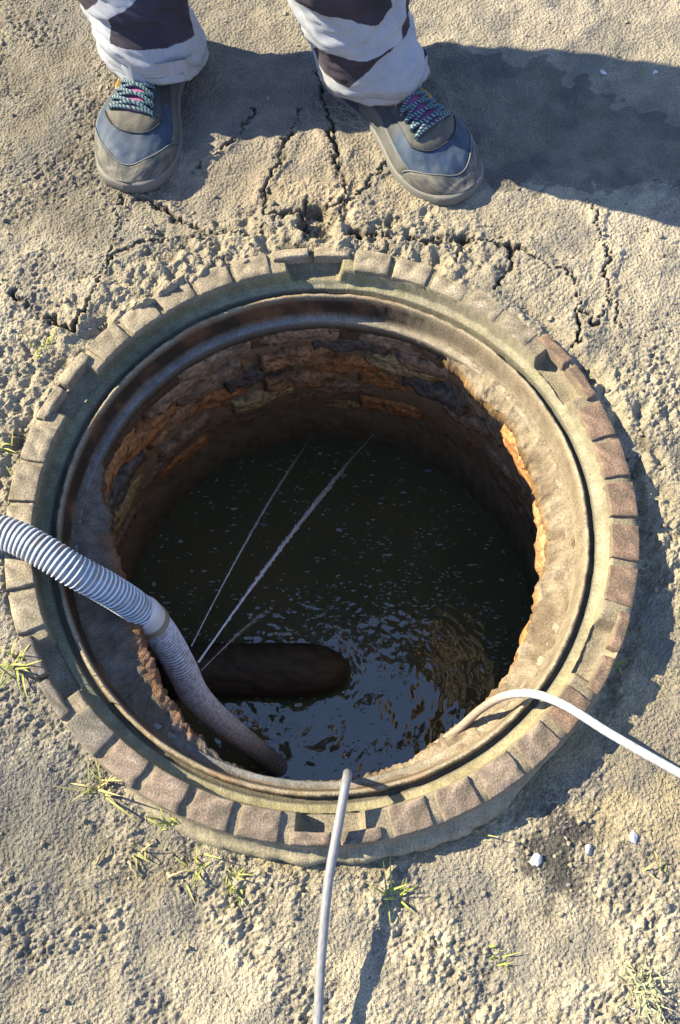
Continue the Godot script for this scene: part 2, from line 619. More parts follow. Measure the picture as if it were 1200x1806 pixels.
	var rng := RandomNumberGenerator.new()
	rng.seed = 5
	for k in 42:
		var a0 := 238.3 + k * 360.0 / 42.0
		var gap := lerpf(.42, .78, sstep(80.0, 30.0, near_angle(a0, 285.0)) if false else 1.0 - sstep(30.0, 80.0, near_angle(a0, 285.0)))
		a0 += gap
		var a1 := a0 + 360.0 / 42.0 - gap * 2.0
		var mid := (a0 + a1) / 2.0
		var kind := 0
		if near_angle(mid, 358.0) < 42.0: kind = 1
		elif near_angle(mid, 275.0) < 42.0: kind = 2
		elif near_angle(mid, 220.0) < 16.0: kind = 3
		var cutaway := notch(a0 + 1.0) + notch(mid) + notch(a1 - 1.0)
		if cutaway > .05:
			var i0 := a0
			var i1 := a1
			if notch(mid) > .5 or (notch(a0 + 1.0) > .5 and notch(a1 - 1.0) > .5):
				put("rim_block", block(a0, a1, .3565, .3705, tones[kind], k), thing)
			else:
				var cut := 0.0
				var nd := 99.0
				for nc in NOTCH:
					if near_angle(mid, nc) < nd:
						nd = near_angle(mid, nc)
						cut = nc
				var edge := mid + wrapf(cut - mid, -180, 180)
				var s := 1.0 if edge > mid else -1.0
				edge -= s * 5.6
				if s > 0: i1 = edge
				else: i0 = edge
				put("rim_block", block(a0, a1, .356, .3705, tones[kind], k), thing)
				if i1 - i0 > 1.2:
					put("rim_block", block(i0, i1, .3375, .3555, tones[kind], k + 90), thing)
			continue
		var key := "%d_%d" % [kind, rng.randi() % 5]
		var half := (a1 - a0) / 2.0
		if not made.has(key):
			made[key] = block(-half, half, .3375, .3705, tones[kind], rng.randi() % 999)
		var b := put("rim_block", made[key], thing)
		b.rotation.y = deg_to_rad(mid)
		if near_angle(mid, 50.0) < 14.0:
			b.position.y = -.005     # half buried in mud here
		else:
			b.position.y = rng.randf_range(-.0026, .0004)

func block(a0: float, a1: float, r0: float, r1: float, tone: Color, s: int) -> ArrayMesh:
	var n := noise(400 + s, 55.0, 3)
	var n2 := noise(900 + s, 220.0, 2)
	var us := [0.0, .012, .045, .2, .4, .6, .8, .955, .988, 1.0]
	var ws := [0.0, .015, .06, .3, .5, .7, .94, .985, 1.0]
	var pts := PackedVector3Array()
	var cols := PackedColorArray()
	for j in ws.size():
		for i in us.size():
			var u: float = us[i]
			var w: float = ws[j]
			var edge := i == 0 or j == 0 or i == us.size() - 1 or j == ws.size() - 1
			var near := i == 1 or j == 1 or i == us.size() - 2 or j == ws.size() - 2
			var q := polar(lerpf(a0, a1, u), lerpf(r0, r1, w), 0.0)
			var e := n.get_noise_3dv(q)
			var f := n2.get_noise_3dv(q)
			var y := e * .0013 + f * .0006
			if edge: y = -.0150
			elif near: y = -.0014 - maxf(0.0, absf(e) - .12) * .012
			var cor := (i <= 1 or i >= us.size() - 2) and (j <= 1 or j >= ws.size() - 2)
			if cor and not edge: y -= .0012 + .0050 * maxf(0.0, n.get_noise_3d(a0 * 3.0 + u * 5.0, w * 5.0, s))
			pts.append(polar(lerpf(a0, a1, u) + e * .35, lerpf(r0, r1, w) + f * .0008, y))
			var col := tone * (1.0 + .8 * e + .45 * f)
			col = col.lerp(Color(.13, .12, .095), clampf(-e * 1.6 - .1, 0.0, .6))
			if edge or near:
				col = col.lerp(Color(.28, .245, .175), .55)
			cols.append(Color(col.r, col.g, col.b))
	var g := Geo.new()
	g.grid(us.size(), ws.size(), pts, cols)
	return g.mesh(M.iron)

# ---------------------------------------------------------------- the shaft below
var collar_r := PackedVector2Array([Vector2(7, .279), Vector2(23, .280), Vector2(32, .289), Vector2(43, .283), Vector2(55, .297), Vector2(63, .316), Vector2(75, .318), Vector2(92, .318), Vector2(126, .318),
	Vector2(155, .312), Vector2(166, .292), Vector2(176, .270), Vector2(190, .254), Vector2(204, .249), Vector2(216, .256), Vector2(229, .273), Vector2(239, .286), Vector2(249, .298), Vector2(259, .304), Vector2(269, .300), Vector2(276, .299), Vector2(287, .294), Vector2(302, .285), Vector2(322, .282), Vector2(331, .279), Vector2(345, .274), Vector2(357, .281)])

func shaft_r(y: float) -> float:
	return lerpf(.314, .405, clampf((-.10 - y) / .55, 0.0, 1.0))

func shaft_z(y: float) -> float:     # the cone leans away under the far side
	return -.065 * clampf((-.10 - y) / .55, 0.0, 1.0)

func brick_shaft() -> void:
	var thing := base("brick_shaft")
	tag(thing, "dark brick shaft under the manhole frame with crumbling orange bricks and mortar", "shaft")
	var n1 := noise(41, 40.0, 3)
	var n2 := noise(42, 9.0, 3)
	var n3 := noise(43, 130.0, 2)
	# mortar bed between the frame and the bricks, broken away unevenly
	var nt := 900
	var rows := [0.0, .12, .25, .4, .55, .7, .82, .92, 1.0]
	var pts := PackedVector3Array()
	var cols := PackedColorArray()
	var nr := rows.size() + 4
	for k in nr:
		for i in nt:
			var deg := 360.0 * i / nt
			var c := polar(deg, .29, -.09)
			c.y -= .016 * k
			var jag := n1.get_noise_3dv(c) * .006 + n3.get_noise_3dv(c) * .003
			var rin := table(collar_r, deg) + jag
			var r := 0.0
			var y := 0.0
			if k < rows.size():
				r = lerpf(.309, minf(rin, .316), rows[k])
				y = -.0615 - .017 * rows[k]
			else:
				r = [rin - .002, rin - .001, rin + .006, .325][k - rows.size()]
				y = [-.083, -.096, -.116, -.124][k - rows.size()]
			if rin > .303:
				y -= .03 * sstep(.301, .312, rin)
			var q := polar(deg, r, y)
			var e := n1.get_noise_3dv(q)
			var f := n3.get_noise_3dv(q)
			var wide := clampf((.306 - rin) / .02, 0.0, 1.0)
			if k > 0:
				y += (e * .0055 + f * .0014) * wide
			q.y = y
			pts.append(q)
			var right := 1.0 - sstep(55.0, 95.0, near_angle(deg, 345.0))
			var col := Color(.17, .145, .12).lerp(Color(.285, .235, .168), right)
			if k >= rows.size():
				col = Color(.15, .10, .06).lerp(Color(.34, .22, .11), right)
			col *= 1.0 + .4 * e + .3 * f
			col = col.lerp(Color(.13, .095, .06), clampf(n2.get_noise_3dv(q * 1.7) * 2.2, 0.0, .6))
			if near_angle(deg, 210.0) < 30.0 and k >= 6:
				col = col.lerp(Color(.28, .13, .06), .5)
			cols.append(Color(maxf(col.r, .01), maxf(col.g, .01), maxf(col.b, .01)))
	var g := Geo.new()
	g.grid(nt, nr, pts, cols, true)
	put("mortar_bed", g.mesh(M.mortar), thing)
	# rendered wall behind and below the bricks, down under the water
	pts = PackedVector3Array()
	cols = PackedColorArray()
	nt = 360
	nr = 60
	for k in nr:
		var y := lerpf(-.10, -1.25, float(k) / (nr - 1))
		for i in nt:
			var deg := 360.0 * i / nt
			var q := polar(deg, shaft_r(y), y)
			var e := n1.get_noise_3dv(q)
			var w := n2.get_noise_3dv(q)
			var up := 1.0 - sstep(-.36, -.46, y) if false else sstep(-.46, -.36, y)
			q = polar(deg, shaft_r(y) + .012 * up + e * (.004 + .008 * up) + w * .004, y) + Vector3(0, 0, shaft_z(y))
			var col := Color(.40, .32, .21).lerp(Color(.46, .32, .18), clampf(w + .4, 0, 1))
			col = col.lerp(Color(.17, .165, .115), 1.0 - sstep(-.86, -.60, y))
			col *= 1.0 + .5 * e
			pts.append(q)
			cols.append(Color(col.r, col.g, col.b))
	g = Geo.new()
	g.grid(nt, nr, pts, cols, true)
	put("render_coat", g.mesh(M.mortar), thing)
	# bricks, course by course
	var rng := RandomNumberGenerator.new()
	rng.seed = 12
	var tones := [Color(.44, .29, .18), Color(.40, .29, .19), Color(.62, .29, .11), Color(.55, .31, .15), Color(.20, .17, .14), Color(.62, .46, .21)]
	var shared := []
	for s in 10:
		shared.append(brick_mesh(s, tones[s % tones.size()]))
	for row in 8:
		var y := -.122 - row * .068
		var count := 15
		for k in count:
			var deg := (k + .5 * (row % 2) + rng.randf_range(-.10, .10)) * 360.0 / count
			if rng.randf() < .10 and row > 0:
				continue                                   # fallen out
			var b := put("brick", shared[rng.randi() % shared.size()], thing)
			var r := shaft_r(y) + rng.randf_range(-.012, .003)
			if row == 0 and near_angle(deg, 2.0) < 38.0:
				b.mesh = shared[[3, 2, 8][k % 3]]
				r = table(collar_r, deg) + .001 + rng.randf_range(-.003, .004)
			elif row > 0 and near_angle(deg, 350.0) < 55.0:
				b.mesh = shared[[4, 1, 4, 7][k % 4]]        # darkened in colour, so the water mirrors less sunlit wall
			b.position = polar(deg, r, y + rng.randf_range(-.006, .006)) + Vector3(0, 0, shaft_z(y))
			b.rotation = Vector3(rng.randf_range(-.10, .10), deg_to_rad(deg) + rng.randf_range(-.09, .09), rng.randf_range(-.09, .09) + .12)

func brick_mesh(s: int, tone: Color) -> ArrayMesh:   # its worn inner face looks to -x, it lies along z
	var n := noise(600 + s, 28.0, 3)
	var n2 := noise(650 + s, 110.0, 2)
	var us := [0.0, .02, .07, .14, .21, .28, .35, .42, .5, .58, .65, .72, .79, .86, .93, .98, 1.0]
	var ws := [0.0, .04, .14, .27, .4, .5, .6, .73, .86, .96, 1.0]
	var pts := PackedVector3Array()
	var cols := PackedColorArray()
	for j in ws.size():
		for i in us.size():
			var u: float = us[i]
			var w: float = ws[j]
			var edge := i == 0 or j == 0 or i == us.size() - 1 or j == ws.size() - 1
			var near := i == 1 or j == 1 or i == us.size() - 2 or j == ws.size() - 2
			var p := Vector3(0, (w - .5) * .058, (u - .5) * .126)
			var e := n.get_noise_3dv(p)
			var f := n2.get_noise_3dv(p)
			p.x = e * .008 + f * .0035
			if edge: p.x = .06
			elif near: p.x += .008 + absf(f) * .004
			p.y += f * .003
			p.z += n2.get_noise_3d(p.y, p.z, 3.0) * .004
			pts.append(p)
			var col := tone * (1.0 + .8 * e + .5 * f)
			col = col.lerp(Color(.06, .05, .042), clampf(e * 1.8, 0, .8))
			cols.append(Color(maxf(col.r, .005), maxf(col.g, .005), maxf(col.b, .005)))
	var g := Geo.new()
	g.grid(us.size(), ws.size(), pts, cols)
	return g.mesh(M.brick)

# ---------------------------------------------------------------- water
func wave(x: float, z: float, n1: FastNoiseLite, n2: FastNoiseLite) -> float:
	var calm := sstep(-.12, .12, z)
	return n1.get_noise_2d(x, z) * (.0007 + .0029 * calm) + n2.get_noise_2d(x, z) * (.0006 - .0003 * calm)

func water() -> void:
	var n1 := noise(51, 7.5, 2)
	n1.domain_warp_enabled = true
	n1.domain_warp_amplitude = .05
	n1.domain_warp_frequency = 6.0
	var n2 := noise(52, 45.0, 2)
	var pts := PackedVector3Array()
	var cols := PackedColorArray()
	var na := 420
	var nr := 130
	for j in nr:
		var r := .445 * (float(j) / (nr - 1)) + .0004
		for i in na:
			var p := polar(360.0 * i / na, r, 0.0) + Vector3(0, 0, -.10)
			p.y = -.80 + wave(p.x, p.z, n1, n2)
			pts.append(p)
			var t := n1.get_noise_2d(p.x * .6 + 3.0, p.z * .6)
			cols.append(Color(.082, .098, .052).lerp(Color(.108, .108, .058), clampf(t + .5, 0, 1)))
	var g := Geo.new()
	g.grid(na, nr, pts, cols, true)
	var m := mat(.05, .66)
	M.water = m
	var o := put("water", g.mesh(m))
	o.set_meta("kind", "structure")
	o.set_meta("label", "dark rippling water at the bottom of the shaft reflecting blue sky")
	# foam flecks drifting on it
	var fm := Geo.new()
	for k in 7:
		var a := TAU * k / 7
		var b := TAU * (k + 1) / 7
		var ra := .8 + .3 * sin(k * 2.3)
		var rb := .8 + .3 * sin(((k + 1) % 7) * 2.3)
		fm.tri(Vector3(0, .35, 0), Vector3(cos(a) * ra, 0, sin(a) * ra), Vector3(cos(b) * rb, 0, sin(b) * rb), Color(1, 1, 1))
	var foam := MultiMesh.new()
	foam.transform_format = MultiMesh.TRANSFORM_3D
	foam.use_colors = true
	foam.mesh = fm.mesh(mat(.6, .4))
	var rng := RandomNumberGenerator.new()
	rng.seed = 33
	var tr := []
	while tr.size() < 2000:
		var x := rng.randf_range(-.38, .40)
		var z := rng.randf_range(-.50, .28)
		if Vector2(x, z + .1).length() > .40:
			continue
		var t := n2.get_noise_2d(x * .5, z * .5) + .6 * n1.get_noise_2d(x, z)
		var here := .25 + .8 * exp(-pow((x - .15) / .18, 2) - pow((z + .06) / .18, 2))
		if rng.randf() > here * clampf(.35 + t * 2.2, 0.0, 1.0):
			continue
		var s := rng.randf_range(.0006, .0019) * (2.0 if rng.randf() < .05 else 1.0)
		tr.append(Transform3D(Basis(Vector3.UP, rng.randf() * TAU).scaled(Vector3(s * rng.randf_range(.6, 4.0), s * .4, s)), Vector3(x, -.80 + wave(x, z, n1, n2) + .0004, z)))
	foam.instance_count = tr.size()
	for k in tr.size():
		foam.set_instance_transform(k, tr[k])
		var v := rng.randf_range(.10, .50)
		foam.set_instance_color(k, Color(v * .95, v, v * 1.05))
	var mi := MultiMeshInstance3D.new()
	mi.multimesh = foam
	mi.name = "foam"
	mi.set_meta("kind", "stuff")
	mi.set_meta("label", "pale foam flecks scattered over the dark water")
	add_child(mi, true)
	# larger scraps afloat
	var bits := [[Vector3(0.019, -0.798, -0.266), .0042, Color(.75, .78, .8), "small white scrap floating alone near the middle of the water"],
		[Vector3(-0.136, -0.798, -0.278), .0048, Color(.36, .32, .45), "lilac scrap floating by the fainter water jet"],
		[Vector3(0.205, -0.798, -0.398), .0045, Color(.40, .33, .55), "violet scrap floating near the far right shaft wall"],
		[Vector3(-0.351, -0.798, -0.151), .0042, Color(.6, .65, .7), "tiny curled white scrap floating near the left shaft wall above the hose"]]
	for b in bits:
		var q := Geo.new()
		var pp := PackedVector3Array()
		for j in 5:
			for i in 12:
				var a := TAU * i / 12
				var rr: float = b[1] * [0.05, .5, .9, 1.0, .7][j] * (1.0 + .3 * sin(a * 2.0 + b[0].x * 40.0) + .15 * sin(a * 5.0))
				pp.append(Vector3(cos(a) * rr * 1.3, [.0018, .0019, .0012, .0002, -.0012][j], sin(a) * rr))
		q.grid(12, 5, pp, b[2], true)
		tag(put("floating_scrap", q.mesh(M.stone), null, b[0]), b[3], "floating scrap", "scraps floating on the water")

func drain_pipe() -> void:
	var thing := base("drain_pipe", Vector3(-.20, -.773, 0.027))
	tag(thing, "dark brown pipe with a rounded end lying half under the water", "pipe")
	var g := Geo.new()
	var n := noise(55, 40.0, 2)
	var path := PackedVector3Array()
	for k in 40:
		path.append(Vector3(lerpf(-.26, .2375, k / 39.0), 0, 0))
	tube(g, path, func(k): return .051 * (1.0 if k < 33 else sqrt(maxf(0.02, 1.0 - pow((k - 32) / 7.2, 2.0)))), 40, func(k, i): return Color(.13, .10, .065) * (1.0 + .6 * n.get_noise_2d(k * .01, i * .01)))
	put("barrel", g.mesh(mat(.6, .35, T.grain, T.grit_n, .6, 6.0)), thing)
	g = Geo.new()
	path = PackedVector3Array()
	for k in 9:
		path.append(Vector3(-.12 + k * .004, 0, 0))
	tube(g, path, func(k): return .0515 + .006 * sin(PI * k / 8.0), 40, Color(.03, .022, .016))
	put("joint_collar", g.mesh(mat(.6, .35, T.grain, T.grit_n, .6, 6.0)), thing)

# ---------------------------------------------------------------- hose
func hose() -> void:
	var thing := base("suction_hose", Vector3(-.30, .02, .06))
	tag(thing, "grey ribbed suction hose running over the rim down into the water", "hose")
	var o := -thing.position
	var up := even(spline(PackedVector3Array([Vector3(-.80, .0, -.02), Vector3(-.60, .018, -.005), Vector3(-.442, .030, .021), Vector3(-.392, .024, .027), Vector3(-.353, .020, .037), Vector3(-.315, .013, .055), Vector3(-.284, .0, .072), Vector3(-.256, -.025, .083), Vector3(-.233, -.060, .092), Vector3(-.217, -.100, .099)]), 24), .0011)
	var low := even(spline(PackedVector3Array([Vector3(-.221, -.090, .097), Vector3(-.217, -.100, .099), Vector3(-.204, -.160, .113), Vector3(-.191, -.220, .137), Vector3(-.182, -.300, .160), Vector3(-.163, -.420, .175), Vector3(-.132, -.600, .188), Vector3(-.100, -.780, .202), Vector3(-.065, -.960, .223), Vector3(-.040, -1.10, .237)]), 24), .0010)
	for k in up.size(): up[k] += o
	for k in low.size(): low[k] += o
	var n := noise(61, 60.0, 2)
	var g := Geo.new()
	tube(g, up, func(k): return .0182 + .0006 * cos(TAU * k * .0011 / .0057), 40, func(k, i): return (Color(.17, .205, .235) * (1.0 + .35 * n.get_noise_2d(k * .004, i * .02))).lerp(Color(.16, .13, .09), clampf(n.get_noise_2d(k * .0007, i * .012) * 2.0, 0.0, .7)))
	put("upper_hose", g.mesh(M.plastic), thing)
	# the stiff white spiral wound round it
	var coil := PackedVector3Array()
	var pitch := .0057
	var total := up.size() * .0011
	var turns := total / pitch
	var per := 30
	var side := Vector3.ZERO
	for s in int(turns * per):
		var f := float(s) / per * pitch / .0011
		var k := mini(int(f), up.size() - 2)
		var p := up[k].lerp(up[k + 1], f - k)
		var t := (up[mini(k + 1, up.size() - 1)] - up[maxi(k - 1, 0)]).normalized()
		if s == 0:
			side = t.cross(Vector3.UP).normalized()
		side = (side - t * side.dot(t)).normalized()
		var a := TAU * s / per
		coil.append(p + (side * cos(a) + side.cross(t) * sin(a)) * .0187)
	g = Geo.new()
	tube(g, coil, 0.00128, 6, func(k, i): return Color(.56, .59, .62).lerp(Color(.26, .22, .17), clampf(n.get_noise_2d(k * .0009, 3.0) * 1.6 - .1, 0.0, .7)), false)
	put("spiral_rib", g.mesh(M.plastic), thing)
	# thinner hose pushed over it, ridged finely and netted at its lower end
	g = Geo.new()
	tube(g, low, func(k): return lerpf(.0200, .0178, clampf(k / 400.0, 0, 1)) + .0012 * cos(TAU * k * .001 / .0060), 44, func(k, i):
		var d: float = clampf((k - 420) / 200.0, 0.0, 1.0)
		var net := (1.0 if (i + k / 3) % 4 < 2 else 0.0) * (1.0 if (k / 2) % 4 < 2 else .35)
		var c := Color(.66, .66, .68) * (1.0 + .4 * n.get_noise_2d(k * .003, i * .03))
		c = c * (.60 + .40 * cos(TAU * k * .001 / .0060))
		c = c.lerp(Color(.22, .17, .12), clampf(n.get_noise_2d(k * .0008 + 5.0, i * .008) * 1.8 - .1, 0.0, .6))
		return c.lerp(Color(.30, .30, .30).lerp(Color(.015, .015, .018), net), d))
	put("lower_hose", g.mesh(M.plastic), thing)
	# cuff and the tape on it
	g = Geo.new()
	var cuff := PackedVector3Array()
	for k in 30: cuff.append(low[k])
	tube(g, cuff, func(k): return .0212 - (.0012 if k < 2 or k > 27 else 0.0), 40, Color(.52, .51, .49))
	put("cuff", g.mesh(M.plastic), thing)
	g = Geo.new()
	var tape := PackedVector3Array()
	for k in range(20, 33): tape.append(low[k])
	tube(g, tape, func(k): return .0222 + .0006 * sin(k * 1.9), 40, func(k, i): return Color(.36, .31, .22) * (1.0 + .5 * sin(k * 1.9 + i * .3) * .4))
	put("tape_wrap", g.mesh(M.rope), thing)

func jets() -> void:
	var spec := [[Vector3(-.171, -.240, .127), Vector3(0.090, -0.720, -0.446), .0027, .03, .62, "brightest water jet spraying from the hose up across the shaft"],
		[Vector3(-.180, -.230, .107), Vector3(-0.025, -0.730, -0.463), .0017, .035, .28, "fainter water jet left of the brightest one, from the hose to the far wall"],
		[Vector3(-.169, -.260, .134), Vector3(-0.092, -0.797, -0.121), .0012, .02, .30, "shortest thin water jet falling from the hose into the water"]]
	var n := noise(71, 60.0, 3)
	var rng := RandomNumberGenerator.new()
	rng.seed = 8
	for s in spec:
		var a: Vector3 = s[0]
		var b: Vector3 = s[1]
		var thing := base("water_jet", a)
		tag(thing, s[5], "water jet", "water jets leaking from the hose")
		var mats := []
		for al in [s[4], s[4] * .38]:
			var m := StandardMaterial3D.new()
			m.vertex_color_use_as_albedo = true
			m.transparency = BaseMaterial3D.TRANSPARENCY_ALPHA
			m.albedo_color = Color(1, 1, 1, al)
			m.roughness = .5
			mats.append(m)
		var line := func(t: float) -> Vector3: return (b - a) * t + Vector3(0, s[3] * 4.0 * t * (1.0 - t), 0)
		# the stream, then looser strands and drops round it
		var g := Geo.new()
		var path := PackedVector3Array()
		for k in 160: path.append(line.call(k / 159.0))
		tube(g, path, func(k): return s[2] * (.55 + .25 * n.get_noise_2d(k * .02, 1.0)) * (1.0 - .55 * k / 159.0), 8, Color(.80, .82, .82))
		put("stream", g.mesh(mats[0]), thing)
		g = Geo.new()
		for q in 5:
			path = PackedVector3Array()
			var sh := Vector3(rng.randfn(), rng.randfn(), rng.randfn()) * .0035
			var t0 := rng.randf_range(0.0, .25)
			var t1 := rng.randf_range(.7, 1.0)
			for k in 140:
				var t := lerpf(t0, t1, k / 139.0)
				path.append(line.call(t) + sh * t + Vector3(n.get_noise_2d(k * .012, q * 7.0), n.get_noise_2d(k * .012, q * 7.0 + 3.0), 0) * .003 * t)
			tube(g, path, func(k): return maxf(.0001, s[2] * (.5 + 1.6 * n.get_noise_2d(k * .03, q * 9.0 + 1.0)) * minf(1.0, minf(k, 139 - k) / 30.0)), 8, Color(.80, .82, .82))
		for k in 90:
			var t := rng.randf()
			var p: Vector3 = line.call(t) + Vector3(rng.randfn(), rng.randfn(), rng.randfn()) * (.001 + .0055 * t)
			var rr := rng.randf_range(.0003, .0008)
			var along := (b - a).normalized() * rr * 2.5
			tube(g, PackedVector3Array([p - along, p - along * .4, p + along * .4, p + along]), func(i): return rr * [.2, .9, .9, .2][i], 6, Color(.80, .82, .82), false)
		put("spray", g.mesh(mats[1]), thing)

func cable_and_cord() -> void:
	var p := even(spline(PackedVector3Array([Vector3(-.02, -.02, .80), Vector3(-.009, -.017, .62), Vector3(-.005, -.014, .567), Vector3(-.001, -.012, .535), Vector3(.002, -.005, .481), Vector3(.009, .006, .407), Vector3(.021, .015, .342), Vector3(.026, .018, .315), Vector3(.0285, .010, .302), Vector3(.029, -.01, .2965), Vector3(.029, -.06, .294), Vector3(.028, -.25, .292), Vector3(.02, -.45, .29), Vector3(.01, -.8, .28)]), 16), .003)
	var g := Geo.new()
	var n := noise(81, 40.0, 2)
	tube(g, p, .0049, 16, func(k, i): return Color(.16, .165, .175) * (1.0 + .35 * n.get_noise_2d(k * .006, i * .05)))
	tag(put("grey_cable", g.mesh(M.plastic)), "smooth grey cable lying over the near rim and dropping into the shaft", "cable")
	p = even(spline(PackedVector3Array([Vector3(.75, -.02, .46), Vector3(.56, -.012, .385), Vector3(.457, -.006, .338), Vector3(.417, -.002, .317), Vector3(.381, .002, .298), Vector3(.311, .010, .259), Vector3(.264, .012, .229), Vector3(.231, .003, .214), Vector3(.204, -.022, .212), Vector3(.182, -.050, .221), Vector3(.158, -.073, .240), Vector3(.140, -.090, .252), Vector3(.128, -.13, .258), Vector3(.12, -.3, .26), Vector3(.11, -.8, .25)]), 16), .0022)
	g = Geo.new()
	tube(g, p, func(k): return .0048, 20, func(k, i):
		var w := .86 + .14 * cos(TAU * (i / 20.0 * 3.0 + k * .22))
		w *= 1.0 + .3 * n.get_noise_2d(k * .006, i * .03)
		var dirty: float = clampf((.235 - p[k].x) / .045, 0.0, 1.0)
		return Color(.80 * w, .80 * w, .79 * w).lerp(Color(.30, .20, .12), dirty * .8))
	tag(put("white_cord", g.mesh(M.rope)), "white braided cord hanging over the right rim, muddy at its lower end", "cord")

# ---------------------------------------------------------------- person
const SHOE_L := .285
func shoe_w(s: float) -> float:     # half width
	var w := lerpf(.036, .034, sstep(0.0, .35, s))
	w = lerpf(w, .0575, sstep(.35, .72, s))
	if s < .10: w *= sqrt(maxf(0.0, 1.0 - pow(1.0 - s / .10, 2.2)))
	if s > .66: w *= pow(maxf(0.0, 1.0 - pow((s - .66) / .34, 2.5)), .5)
	return w

func shoe_top(s: float) -> float:
	var t := lerpf(.108, .100, sstep(0.0, .2, s))
	t = lerpf(t, .070, sstep(.22, .60, s))
	t = lerpf(t, .050, sstep(.66, .88, s))
	return lerpf(t, .030, pow(sstep(.84, 1.0, s), 1.4))

func shoe_at(s: float, a: float, out: float, inner: float) -> Vector3:   # s 0 heel .. 1 toe, a in degrees 0 left .. 180 right
	var w := shoe_w(s) + out
	var ca := -cos(deg_to_rad(a))
	var sa := sin(deg_to_rad(a))
	var narrow := 1.0 - .30 * pow(sa, 1.6) * (1.0 - sstep(.55, .85, s))
	var x := signf(ca) * pow(absf(ca), .82) * w * narrow
	var y := .016 + (shoe_top(s) + out - .016) * pow(sa, .62)
	var bend := inner * .012 * sstep(.45, 1.0, s)
	return Vector3(x + bend, y, (s - .0) * SHOE_L + out * (1.0 if s > .95 else 0.0))

func shell(s0, s1, a0: float, a1: float, ns: int, na: int, out: float, inner: float, col, n: FastNoiseLite, edge := true) -> Geo:
	# a patch of the upper standing proud of it; s0 and s1 may be functions of the angle
	var g := Geo.new()
	var pts := PackedVector3Array()
	var cols := PackedColorArray()
	for j in ns:
		for i in na:
			var a := lerpf(a0, a1, float(i) / (na - 1))
			var sa: float = s0.call(a) if s0 is Callable else s0
			var sb: float = s1.call(a) if s1 is Callable else s1
			var s := lerpf(sa, sb, float(j) / (ns - 1))
			var rim := edge and (j == 0 or i == 0 or j == ns - 1 or i == na - 1)
			var p := shoe_at(s, a, -.0006 if rim else out, inner)
			var e := n.get_noise_3dv(p)
			p += Vector3(0, e * .0012, 0)
			pts.append(p)
			var c: Color = col.call(s, a) if col is Callable else col
			c *= 1.0 + .35 * e
			cols.append(Color(c.r, c.g, c.b))
	g.grid(na, ns, pts, cols)
	return g

